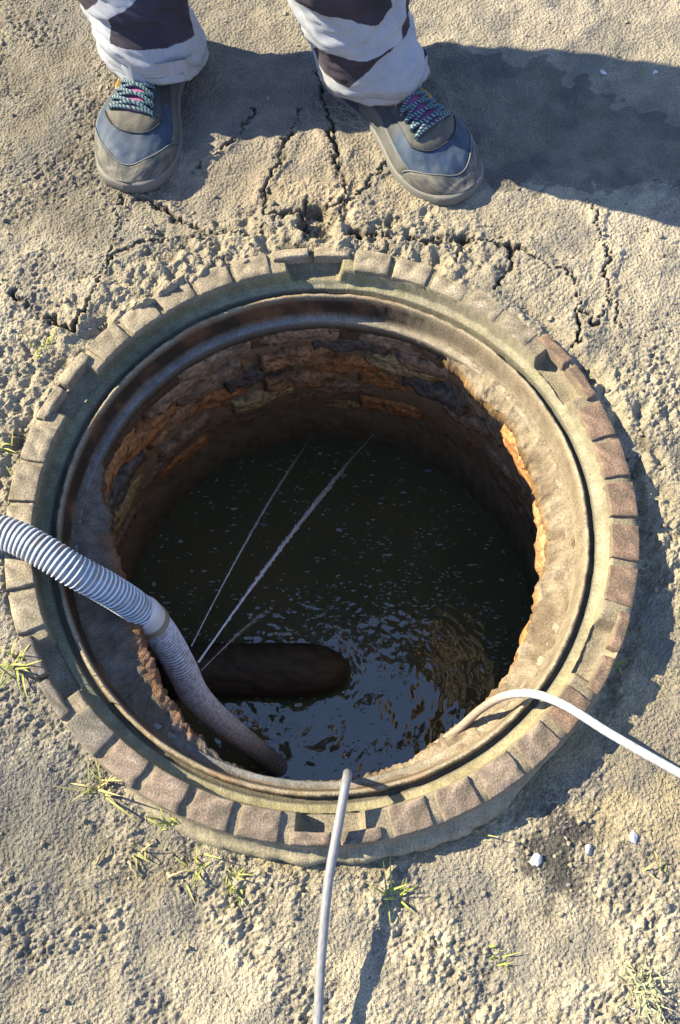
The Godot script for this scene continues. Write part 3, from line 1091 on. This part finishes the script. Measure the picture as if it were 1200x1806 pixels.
func shoe(parent: Node3D, at: Vector3, yaw: float, inner: float) -> void:
	var n := noise(91, 60.0, 3)
	var dust := noise(92, 25.0, 3)
	var g := shell(.0, 1.0, 0.0, 180.0, 90, 46, 0.0, inner, func(s, a):
		var c := Color(.032, .062, .118)
		if s < .60: c = Color(.055, .066, .08).lerp(Color(.038, .058, .115), sstep(95.0, 130.0, a) if inner < 0 else 1.0 - sstep(50.0, 85.0, a))
		var d := clampf(dust.get_noise_2d(s * .3, a * .003) + .35, 0.0, 1.0) * sstep(.5, .9, s)
		return c.lerp(Color(.15, .16, .17), d * .42), n, false)
	var up := put("shoe", g.mesh(M.leather), parent, at)
	up.rotation.y = yaw
	# sole: a rounded slab under the outline
	var pts := PackedVector3Array()
	var outl := []
	for k in 60: outl.append(Vector2(float(k) / 59.0, 1.0))
	for k in range(59, -1, -1): outl.append(Vector2(float(k) / 59.0, -1.0))
	var lev := [[0.0, -.02], [.0, .0005], [.004, .0035], [.012, .0042], [.019, .0036], [.0225, .0018], [.023, -.004]]
	for l in lev:
		for q in outl:
			var s: float = q.x
			var w: float = shoe_w(s) + l[1] * (1.0 if shoe_w(s) > .004 else .4)
			var z: float = s * SHOE_L + (l[1] if s > .9 else -l[1] if s < .06 else 0.0) * (absf(s - .5) * 2.0)
			var lift := .010 * pow(sstep(.78, 1.0, s), 1.5)
			pts.append(Vector3(q.y * maxf(w, 0.0) + inner * .012 * sstep(.45, 1.0, s), l[0] + lift * (1.0 - l[0] * 14.0), z))
	g = Geo.new()
	g.grid(outl.size(), lev.size(), pts, Color(.19, .185, .17), true)
	put("sole", g.mesh(M.leather), up)
	# toe guard with its stitched upper edge
	var gb := func(a: float) -> float: return .72 + .215 * pow(maxf(0.0, sin(deg_to_rad(a))), 1.5)
	g = shell(gb, 1.0, 0.0, 180.0, 24, 60, .0016, inner, func(s, a): return Color(.085, .09, .092).lerp(Color(.19, .178, .145), clampf(dust.get_noise_2d(s * .4, a * .004) + .5, 0, 1)), n)
	put("toe_guard", g.mesh(M.leather), up)
	var line := PackedVector3Array()
	for k in 60:
		var a := lerpf(8.0, 172.0, k / 59.0)
		line.append(shoe_at(gb.call(a) - .004, a, .0012, inner))
	g = Geo.new()
	tube(g, line, .0009, 6, Color(.20, .205, .205))
	put("piping", g.mesh(M.leather), up)
	# side band, eyestay, tongue
	g = shell(.30, gb, 0.0, 22.0, 26, 10, .0013, inner, Color(.13, .135, .13), n)
	put("side_band", g.mesh(M.leather), up)
	g = shell(.30, gb, 158.0, 180.0, 26, 10, .0013, inner, Color(.13, .135, .13), n)
	put("side_band", g.mesh(M.leather), up)
	var fr := func(a: float) -> float: return .79 - .10 * pow(absf(a - 90.0) / 46.0, 2.2)
	g = shell(.28, fr, 44.0, 136.0, 30, 34, .0022, inner, func(s, a): return Color(.115, .108, .09) if s > .71 else Color(.075, .08, .082), n)
	put("eyestay", g.mesh(M.leather), up)
	g = shell(.26, .715, 68.0, 112.0, 30, 16, .0040, inner, func(s, a): return Color(.05, .05, .07).lerp(Color(.40, .12, .30), 1.0 if absf(a - 90.0) < (11.0 if inner > 0 else 17.0) else .1), n)
	put("tongue", g.mesh(M.leather), up)
	# laces: one straight bar and crossing pairs, striped
	var ends := []
	for k in 6:
		var sk := .705 - k * .050
		if k == 0: ends.append([sk, 60.0, sk - .004, 120.0, 0.0])
		if k < 5:
			ends.append([sk, 60.0, sk - .050, 121.0, .0016])
			ends.append([sk - .050, 59.0, sk, 120.0, .0032])
	for e in ends:
		var path := PackedVector3Array()
		for k in 40:
			var t := k / 39.0
			var lift: float = .0062 + e[4] * sin(PI * t) + (-.005 if k == 0 or k == 39 else 0.0)
			path.append(shoe_at(lerpf(e[0], e[2], t), lerpf(e[1], e[3], t), lift, inner))
		g = Geo.new()
		tube(g, path, .0024, 10, func(k, i):
			var w := fposmod(k / 3.0 + i / 10.0, 1.0)
			return Color(.02, .025, .04) if w < .40 else Color(.09, .25, .31) if w < .70 else Color(.30, .37, .40))
		put("lace", g.mesh(M.rope), up)
	line = PackedVector3Array()
	for k in 50:
		var a := lerpf(46.0, 134.0, k / 49.0)
		line.append(shoe_at(fr.call(a) + .003, a, .0012, inner))
	g = Geo.new()
	tube(g, line, .0010, 6, Color(.05, .05, .05))
	put("seam", g.mesh(M.leather), up)
	# orange tab on the outer side
	var sa := 40.0 if inner > 0 else 140.0
	g = shell(.42, .56, sa - 3.5, sa + 3.5, 14, 5, .0030, inner, Color(.80, .33, .04), n)
	put("side_tab", g.mesh(M.leather), up)
	# collar padding round the ankle
	line = PackedVector3Array()
	for k in 41:
		var a := TAU * k / 40.0
		line.append(Vector3(cos(a) * .030, .104 + .004 * sin(a), .052 + sin(a) * .042))
	g = Geo.new()
	tube(g, line, .008, 10, Color(.05, .055, .07), false)
	put("collar", g.mesh(M.leather), up)

func trouser_texture() -> ImageTexture:
	# printed bands of pale grey and dark brown; u: turn round the leg (left leg 0 to .5, right leg .5 to 1), v: height over the hem up to .32 m
	var W := 1024
	var H := 400
	var im := Image.create(W, H, false, Image.FORMAT_RGB8)
	var n := noise(95, .012, 4)
	var n2 := noise(96, .05, 3)
	var rng := RandomNumberGenerator.new()
	rng.seed = 3
	var polys := [[0, [-26, .060, 5, .058, 33, .054, 76, .046, 92, .09, 80, .125, 36, .142, 12, .126, -12, .110]], [0, [-46, .10, -20, .128, 8, .19, 20, .24, -110, .24, -85, .17, -64, .125]],
		[1, [-74, .066, -62, .084, -30, .092, 4, .098, 40, .106, 20, .080, -2, .056, -18, .036, -44, .044, -60, .052]], [1, [-92, .150, -60, .162, -20, .166, 6, .160, 24, .150, 40, .150, 50, .165, 58, .24, -100, .24]], [1, [47, .095, 75, .11, 88, .165, 72, .165]]]
	var pv := []
	for q in polys:
		var pp := PackedVector2Array()
		for k in range(0, q[1].size(), 2): pp.append(Vector2(q[1][k], q[1][k + 1]))
		pv.append([q[0], pp])
	for y in H:
		var v := .32 * (y + .5) / H
		for x in W:
			var leg := 0 if x < 512 else 1
			var deg := (x % 512 + .5) / 512.0 * 360.0 - 180.0
			var w1 := n.get_noise_2d(x, y)
			var w2 := n2.get_noise_2d(x, y)
			var c := Color(.265, .283, .315) * (1.0 + .16 * w1 + .06 * w2)
			var dark := v > .235
			if not dark:
				var pt := Vector2(deg, v)
				for q in pv:
					if q[0] == leg and Geometry2D.is_point_in_polygon(pt, q[1]):
						dark = true
						break
			if dark:
				c = Color(.034, .030, .042) * (1.0 + .4 * w1)
			var soil := clampf(w1 * 1.6 + .15, 0.0, 1.0) * (1.0 - sstep(.0, .07, v))
			c = c.lerp(Color(.22, .18, .13), soil * .6)
			if (v > .0105 and v < .0118) or (v > .0175 and v < .0186) or absf(absf(deg) - 84.0) < .5:
				c *= .62
			c *= rng.randf_range(.90, 1.08)
			c = Color(clampf(c.r, 0, 1), clampf(c.g, 0, 1), clampf(c.b, 0, 1))
			im.set_pixel(x, y, c.linear_to_srgb())
	return ImageTexture.create_from_image(im)

func person() -> void:
	var thing := base("person", Vector3(-.06, -.012, -.62))
	tag(thing, "person standing at the far rim in pale and dark banded trousers and blue laced trainers", "person")
	var o := -thing.position
	var yl := -.016
	var yr := -.016
	# the shoes: toe tips on the ground just short of the rim
	var fl := Vector3(-.23, 0, .973).normalized()
	var fr := Vector3(.66, 0, .75).normalized()
	var toe_l := Vector3(-.279, yl, -.466)
	var toe_r := Vector3(.203, yr, -.462)
	shoe(thing, toe_l - fl * SHOE_L + o, atan2(fl.x, fl.z), 1.0)
	shoe(thing, toe_r - fr * SHOE_L + o, atan2(fr.x, fr.z), -1.0)
	# trousers: two legs from the hem to the hips and the seat, one cloth surface
	var nf := noise(97, 5.0, 2)
	var nf2 := noise(98, 14.0, 3)
	var g := Geo.new()
	var ax := [
		[Vector3(-.228, .030, -.662), Vector3(-.254, .14, -.690), Vector3(-.285, .28, -.765), Vector3(-.265, .48, -.835), Vector3(-.20, .72, -.83), Vector3(-.155, .90, -.81)],
		[Vector3(.068, .030, -.628), Vector3(.036, .14, -.628), Vector3(.018, .28, -.625), Vector3(.010, .48, -.635), Vector3(-.01, .72, -.73), Vector3(-.015, .90, -.80)]]
	var seg := 128
	for L in 2:
		var path := even(spline(PackedVector3Array(ax[L]), 30), .004)
		var pts := PackedVector3Array()
		var uvs := PackedVector2Array()
		var rows := path.size() + 3
		var yaw := -.10 if L == 0 else .45
		for k in rows:
			var inside := k < 3
			var kk := maxi(k - 3, 0)
			var c := path[kk]
			var h := kk * .004
			if inside: c.y += [.03, .012, .002][k]
			for i in seg:
				var a := TAU * i / seg - PI
				var rad := lerpf(.066, .072, sstep(.02, .30, h))
				rad = lerpf(rad, .094, sstep(.40, .85, h))
				var d := Vector3(sin(a), 0, cos(a))
				var fwd := cos(a - yaw)
				rad *= 1.0 + .13 * maxf(fwd, 0.0) * (1.0 - sstep(.02, .2, h)) + .05 * absf(fwd)
				if inside: rad -= [.006, .005, .0025][k]
				var q := Vector3(sin(a) * .07, h * 2.2 + .10 * sin(a * 1.0 + L * 2.0) , cos(a) * .07) + Vector3(L * 3.0, 0, 0)
				var fold := nf.get_noise_3dv(q * 1.6)
				var ridge := 1.0 - absf(nf2.get_noise_3d(q.x * 1.2, q.y * .9, q.z * 1.2)) * 2.0
				var amp := 1.0 - .5 * sstep(.2, .5, h)
				rad += fold * .010 * amp + (ridge - .6) * .0018 * amp + pow(clampf(1.0 - absf(nf2.get_noise_3d(q.x * .8 + 4.0, q.y * .8, q.z * .8)) * 3.2, 0.0, 1.0), 2.0) * .0026 * amp
				# the cloth bunches above the hem
				rad += .0025 * sin((h - .016 * cos(a - yaw)) * TAU / .075 + fold * 4.0) * (1.0 - sstep(.10, .22, h)) * sstep(.012, .03, h)
				var p := c + d * rad
				p.y += -.012 * maxf(-fwd, 0.0) * (1.0 - sstep(0.0, .06, h)) + .030 * maxf(fwd, 0.0) * (1.0 - sstep(0.0, .16, h)) + nf2.get_noise_2d(a * .05, L) * .006 * (1.0 - sstep(0.0, .05, h))
				pts.append(p + o)
				uvs.append(Vector2((i + .5) / seg * .5 + .5 * L, clampf(h / .32, .002, .998)))
		g.grid(seg, rows, pts, Color(1, 1, 1), true, uvs)
	# the seat, up to the belt
	var sp := PackedVector3Array()
	var su := PackedVector2Array()
	for k in 16:
		var t := k / 15.0
		for i in seg:
			var a := TAU * i / seg
			var f := 1.0 if k < 15 else .02
			if k == 0: f = .25
			sp.append(Vector3(-.085 + sin(a) * lerpf(.165, .15, t) * f, .80 + .24 * t, -.795 + cos(a) * lerpf(.11, .10, t) * f) + o)
			su.append(Vector2(.25, .998))
	g.grid(seg, 16, sp, Color(1, 1, 1), true, su)
	var m := StandardMaterial3D.new()
	m.albedo_texture = trouser_texture()
	m.texture_repeat = true
	m.roughness = .85
	m.metallic_specular = .3
	put("trousers", g.mesh(m), thing)
	upper_body(thing, o)

func upper_body(thing: Node3D, o: Vector3) -> void:   # bends over the hole, hands in the jacket's side pockets; out of frame, posed wide to block sky mirrored in the water
	var n := noise(99, 8.0, 3)
	var g := Geo.new()
	var spine := spline(PackedVector3Array([Vector3(-.085, .93, -.80), Vector3(-.085, 1.05, -.80), Vector3(-.085, 1.22, -.74), Vector3(-.07, 1.38, -.63), Vector3(-.06, 1.47, -.55), Vector3(-.06, 1.51, -.50)]), 8)
	var pts := PackedVector3Array()
	var seg := 48
	for k in spine.size():
		var t := float(k) / (spine.size() - 1)
		var w := lerpf(.185, .205, sstep(.1, .6, t))
		w = lerpf(w, .065, sstep(.72, 1.0, t))
		var d := lerpf(.125, .130, sstep(.1, .6, t))
		d = lerpf(d, .062, sstep(.72, 1.0, t))
		var fwd := Vector3(0, -sstep(.1, .6, t) * .5, 1).normalized()
		for i in seg:
			var a := TAU * i / seg
			var f := 1.0 + n.get_noise_3d(sin(a), t * 3.0, cos(a)) * .08
			pts.append(spine[k] + (Vector3(sin(a) * w, 0, 0) + fwd * cos(a) * d) * f + o)
	g.grid(seg, spine.size(), pts, Color(.035, .04, .055), true)
	for s in [-1.0, 1.0]:
		var arm := even(spline(PackedVector3Array([Vector3(-.085 + s * .10, 1.43, -.59), Vector3(-.085 + s * .20, 1.39, -.60), Vector3(-.06 + s * .33, 1.25, -.60), Vector3(-.06 + s * .37, 1.14, -.60), Vector3(-.06 + s * .27, 1.05, -.66), Vector3(-.06 + s * .16, .99, -.70)]), 10), .015)
		for k in arm.size(): arm[k] += o
		tube(g, arm, func(k): return lerpf(.072, .046, clampf(k / 30.0, 0, 1)) * (1.0 + .06 * n.get_noise_2d(k * .2, s)), 24, Color(.035, .04, .055))
	put("jacket", g.mesh(M.cloth), thing)
	# head and neck in one surface, tilted down towards the water
	g = Geo.new()
	pts = PackedVector3Array()
	var cols := PackedColorArray()
	var tilt := Basis(Vector3.RIGHT, deg_to_rad(52.0))
	for j in 40:
		var v := j / 39.0
		var y := lerpf(-.17, .125, v)                 # chin at -.11, crown at .125
		var w := .058
		var d := .062
		var zc := -.025
		if y > -.11:
			var t := (y + .11) / .235
			w = .077 * pow(maxf(0.0, sin(PI * clampf(.16 + .84 * t, 0, 1))), .55)
			d = .098 * pow(maxf(0.0, sin(PI * clampf(.22 + .78 * t, 0, 1))), .5)
			zc = 0.0
		for i in 48:
			var a := TAU * i / 48
			var face := maxf(cos(a), 0.0)
			var x := sin(a) * w
			var z := zc + cos(a) * d
			z += .020 * exp(-pow(x / .011, 2) - pow((y + .022) / .022, 2)) * face      # nose
			z -= .007 * exp(-pow((absf(x) - .032) / .014, 2) - pow((y - .008) / .012, 2)) * face   # eyes
			z += .004 * exp(-pow(x / .022, 2) - pow((y + .062) / .008, 2)) * face      # lips
			x += signf(x) * .012 * exp(-pow(cos(a) / .22, 2) - pow((y + .005) / .028, 2))   # ears
			pts.append(Vector3(-.06, 1.565, -.415) + tilt * Vector3(x, y, z) + o)
			cols.append(Color(.42, .26, .19) if absf(y + .062) > .006 or absf(x) > .022 or cos(a) < .5 else Color(.36, .16, .13))
	g.grid(48, 40, pts, cols, true)
	put("head", g.mesh(mat(.55, .4)), thing)
	g = Geo.new()
	pts = PackedVector3Array()
	for j in 16:
		var th := lerpf(.02, 1.75, j / 15.0)
		for i in 48:
			var a := TAU * i / 48
			var back := 1.0 if cos(a) < .35 else .62
			var dd := Vector3(sin(th * back) * sin(a) * .083, cos(th * back) * .115, sin(th * back) * cos(a) * .104)
			pts.append(Vector3(-.06, 1.565, -.415) + tilt * (dd * (1.0 + .05 * n.get_noise_3dv(dd * 30.0)) + Vector3(0, .018, 0)) + o)
	g.grid(48, 16, pts, Color(.03, .022, .016), true)
	put("hair", g.mesh(M.cloth), thing)

# ---------------------------------------------------------------- plants and litter
func blade(g: Geo, at: Vector3, dir: Vector3, length: float, width: float, droop: float, col: Color) -> void:
	var side := dir.cross(Vector3.UP).normalized()
	var pts := PackedVector3Array()
	var cols := PackedColorArray()
	for k in 7:
		var t := k / 6.0
		var p := at + dir * length * t - Vector3(0, droop * t * t, 0)
		var w := width * (1.0 - pow(t, 2.0)) + .0002
		pts.append_array(PackedVector3Array([p - side * w, p + Vector3(0, -w * .5, 0), p + side * w]))
		var c := col.lerp(Color(.30, .27, .10), t * .35)
		for q in 3: cols.append(c)
	g.grid(3, 7, pts, cols)

func plants() -> void:
	var rng := RandomNumberGenerator.new()
	var at := [[-.340, .180, .045, 12, 0, "tallest grass tuft by the hole, at the rim blocks below the hose"], [-.2375, .309, .045, 14, 1, "long straggling grass against the lower left rim, with half dry blades"],
		[-.1635, .347, .028, 9, 0, "bright grass sprig touching the rim between two straggling tufts"], [-.1335, .391, .022, 9, 0, "yellow green grass sprig beside pale straw on the near ground"],
		[-.0935, .405, .026, 10, 0, "grass sprig nearest the grey cable on its left side"], [-.195, .372, .022, 8, 1, "short dry grass wisp beside the small twig"],
		[.080, .416, .034, 9, 0, "grass tuft growing in the shadow line right of the grey cable"], [.1825, .479, .020, 9, 0, "small star shaped weed alone on the bare near ground"],
		[.325, .505, .034, 16, 2, "feathery pale weed in the lower right corner"], [.168, .353, .022, 6, 1, "few dry stalks under the lower right edge of the ring"],
		[-.395, -.085, .026, 10, 0, "yellow green weed in rubble above the hose"], [-.352, -.222, .022, 7, 0, "tiny weed at the upper left slot of the rim"],
		[.335, .170, .024, 6, 0, "thin grass blades lying over the right rim above the white cord"], [.245, .262, .018, 6, 0, "thin green sprig in the ring shadow below the white cord"], [.36, .39, .016, 5, 1, "dry forked stalk on the sand near the right edge"]]
	for k in at.size():
		var d: Array = at[k]
		rng.seed = 100 + k
		var y := ground_at(d[0], d[1])
		if Vector2(d[0], d[1]).length() < .372: y = maxf(y, -.012)
		var g := Geo.new()
		for b in int(d[3] * 1.5):
			var a := rng.randf() * TAU
			var lean := rng.randf_range(.35, 1.3)
			var dir := Vector3(cos(a) * lean, rng.randf_range(.3, 1.6), sin(a) * lean).normalized()
			var col := Color(.16, .21, .045).lerp(Color(.30, .31, .07), rng.randf())
			if d[4] == 1: col = Color(.16, .18, .05).lerp(Color(.34, .28, .14), rng.randf())
			if d[4] == 2: col = Color(.27, .30, .18).lerp(Color(.33, .31, .20), rng.randf())
			var l: float = d[2] * rng.randf_range(.6, 1.6)
			blade(g, Vector3(rng.randfn() * .006, -.002, rng.randfn() * .006), dir, l, rng.randf_range(.0006, .0012), l * rng.randf_range(.0, .8), col)
			if d[4] == 2:
				for q in 5:
					var t := rng.randf_range(.3, 1.0)
					var d2 := Vector3(rng.randfn(), .4, rng.randfn()).normalized()
					blade(g, dir * l * t, d2, .009, .0008, .003, col)
		tag(put("weed" if d[4] == 2 else "grass_tuft", g.mesh(M.leaf), null, Vector3(d[0], y, d[1])), d[5], "weed" if d[4] == 2 else "grass tuft", "weeds and grass round the manhole")

func stone_mesh(s: int, col: Color, m: Material) -> ArrayMesh:
	var n := noise(700 + s, 1.1, 2)
	var pts := PackedVector3Array()
	var cols := PackedColorArray()
	for j in 7:
		var th := PI * j / 6.0
		for i in 9:
			var ph := TAU * i / 9
			var d := Vector3(sin(th) * cos(ph), cos(th), sin(th) * sin(ph))
			pts.append(d * (1.0 + .85 * n.get_noise_3dv(d)) * Vector3(1, .7, .85))
			var c := col * (1.0 + .3 * n.get_noise_3dv(d * 3.0))
			cols.append(Color(c.r, c.g, c.b))
	var g := Geo.new()
	g.grid(9, 7, pts, cols, true)
	return g.mesh(m)

func litter() -> void:
	var rng := RandomNumberGenerator.new()
	rng.seed = 77
	# countable pale pebbles and scraps
	var peb := [[.2306, .382, .0066, Color(.84, .82, .77), "white pebble at the edge of the dark gritty stain"], [.3363, .360, .0062, Color(.84, .82, .78), "white pebble on clean sand right of the dark stain"],
		[.3937, -.665, .0040, Color(.75, .76, .78), "white chip on the shaded ground behind the right shoe"], [.4687, -.669, .0036, Color(.70, .72, .75), "smallest white chip in the shade, farthest from the shoes"],
		[.287, .372, .0048, Color(.42, .40, .40), "grey pebble on the right edge of the dark stain"]]
	for k in peb.size():
		var d: Array = peb[k]
		var o := put("pebble", stone_mesh(k, d[3], M.stone), null, Vector3(d[0], ground_at(d[0], d[1]) + d[2] * .3, d[1]))
		o.scale = Vector3(1.1, .6, .95) * d[2]
		o.rotation.y = .6 + k
		tag(o, d[4], "pebble", "loose pale pebbles on the ground")
	var sticks := [[-.2367, .3877, -.2251, .3676, .0016, Color(.30, .25, .16), "short dry twig on the ground left of the grass"], [-.203, .384, -.192, .400, .0020, Color(.42, .36, .24), "pale straw piece beside the dry grass wisp"],
		[-.160, .400, -.140, .393, .0018, Color(.45, .38, .25), "pale straw piece beside the yellow green sprig"], [.150, .350, .180, .356, .0010, Color(.30, .25, .15), "thin dry stalk under the lower right edge of the ring"]]
	for d in sticks:
		var a := Vector3(d[0], ground_at(d[0], d[1]) + .003, d[1])
		var b := Vector3(d[2], ground_at(d[2], d[3]) + .004, d[3])
		var g := Geo.new()
		var path := PackedVector3Array()
		for k in 9: path.append(a.lerp(b, k / 8.0) + Vector3(sin(k * 1.3) * .0006, sin(PI * k / 8.0) * .002, cos(k * 1.7) * .0006) - a)
		tube(g, path, func(k): return d[4] * (1.0 - .06 * k), 8, d[5])
		tag(put("twig", g.mesh(M.stone), null, a), d[6], "twig", "dry twigs and straw")
	# grit and crumbs nobody could count
	var mm := MultiMesh.new()
	mm.transform_format = MultiMesh.TRANSFORM_3D
	mm.use_colors = true
	mm.mesh = stone_mesh(50, Color(1, 1, 1), M.stone)
	var n := noise(78, 9.0, 2)
	var tr := []
	var tries := 0
	while tr.size() < 3600 and tries < 200000:
		tries += 1
		var x := rng.randf_range(-.56, .58)
		var z := rng.randf_range(-.86, .62)
		var r := Vector2(x, z).length()
		if r < .376: continue
		var deg := rad_to_deg(atan2(-z, x))
		var w := .16 + .25 * clampf(n.get_noise_2d(x, z) * 2.0, 0, 1)
		if r < .50 and near_angle(deg, 8.0) < 28.0: w = 1.0
		if r < .47 and near_angle(deg, 150.0) < 32.0: w = 1.0
		if r < .44 and near_angle(deg, 90.0) < 35.0: w = .7
		if r < .44 and near_angle(deg, 235.0) < 30.0: w = .6
		if z < -.47 and x > -.2: w *= .18
		if Vector2((x - .25) / .05, (z - .38) / .06).length() < 1.0: w = .9
		if rng.randf() > w: continue
		var s := .0006 + .0030 * pow(rng.randf(), 5.0)
		var b := Basis(Vector3(rng.randfn(), rng.randfn(), rng.randfn()).normalized(), rng.randf() * TAU).scaled(Vector3.ONE * s)
		tr.append(Transform3D(b, Vector3(x, ground_at(x, z) + s * .2, z)))
	mm.instance_count = tr.size()
	for k in tr.size():
		mm.set_instance_transform(k, tr[k])
		var v := rng.randf_range(.65, 1.2)
		var c := Color(.33, .29, .21) if rng.randf() < .7 else Color(.20, .19, .17)
		mm.set_instance_color(k, c * v)
	var mi := MultiMeshInstance3D.new()
	mi.multimesh = mm
	mi.name = "gravel"
	mi.set_meta("kind", "stuff")
	mi.set_meta("label", "loose grit and crumbs of broken paving strewn round the ring")
	add_child(mi, true)
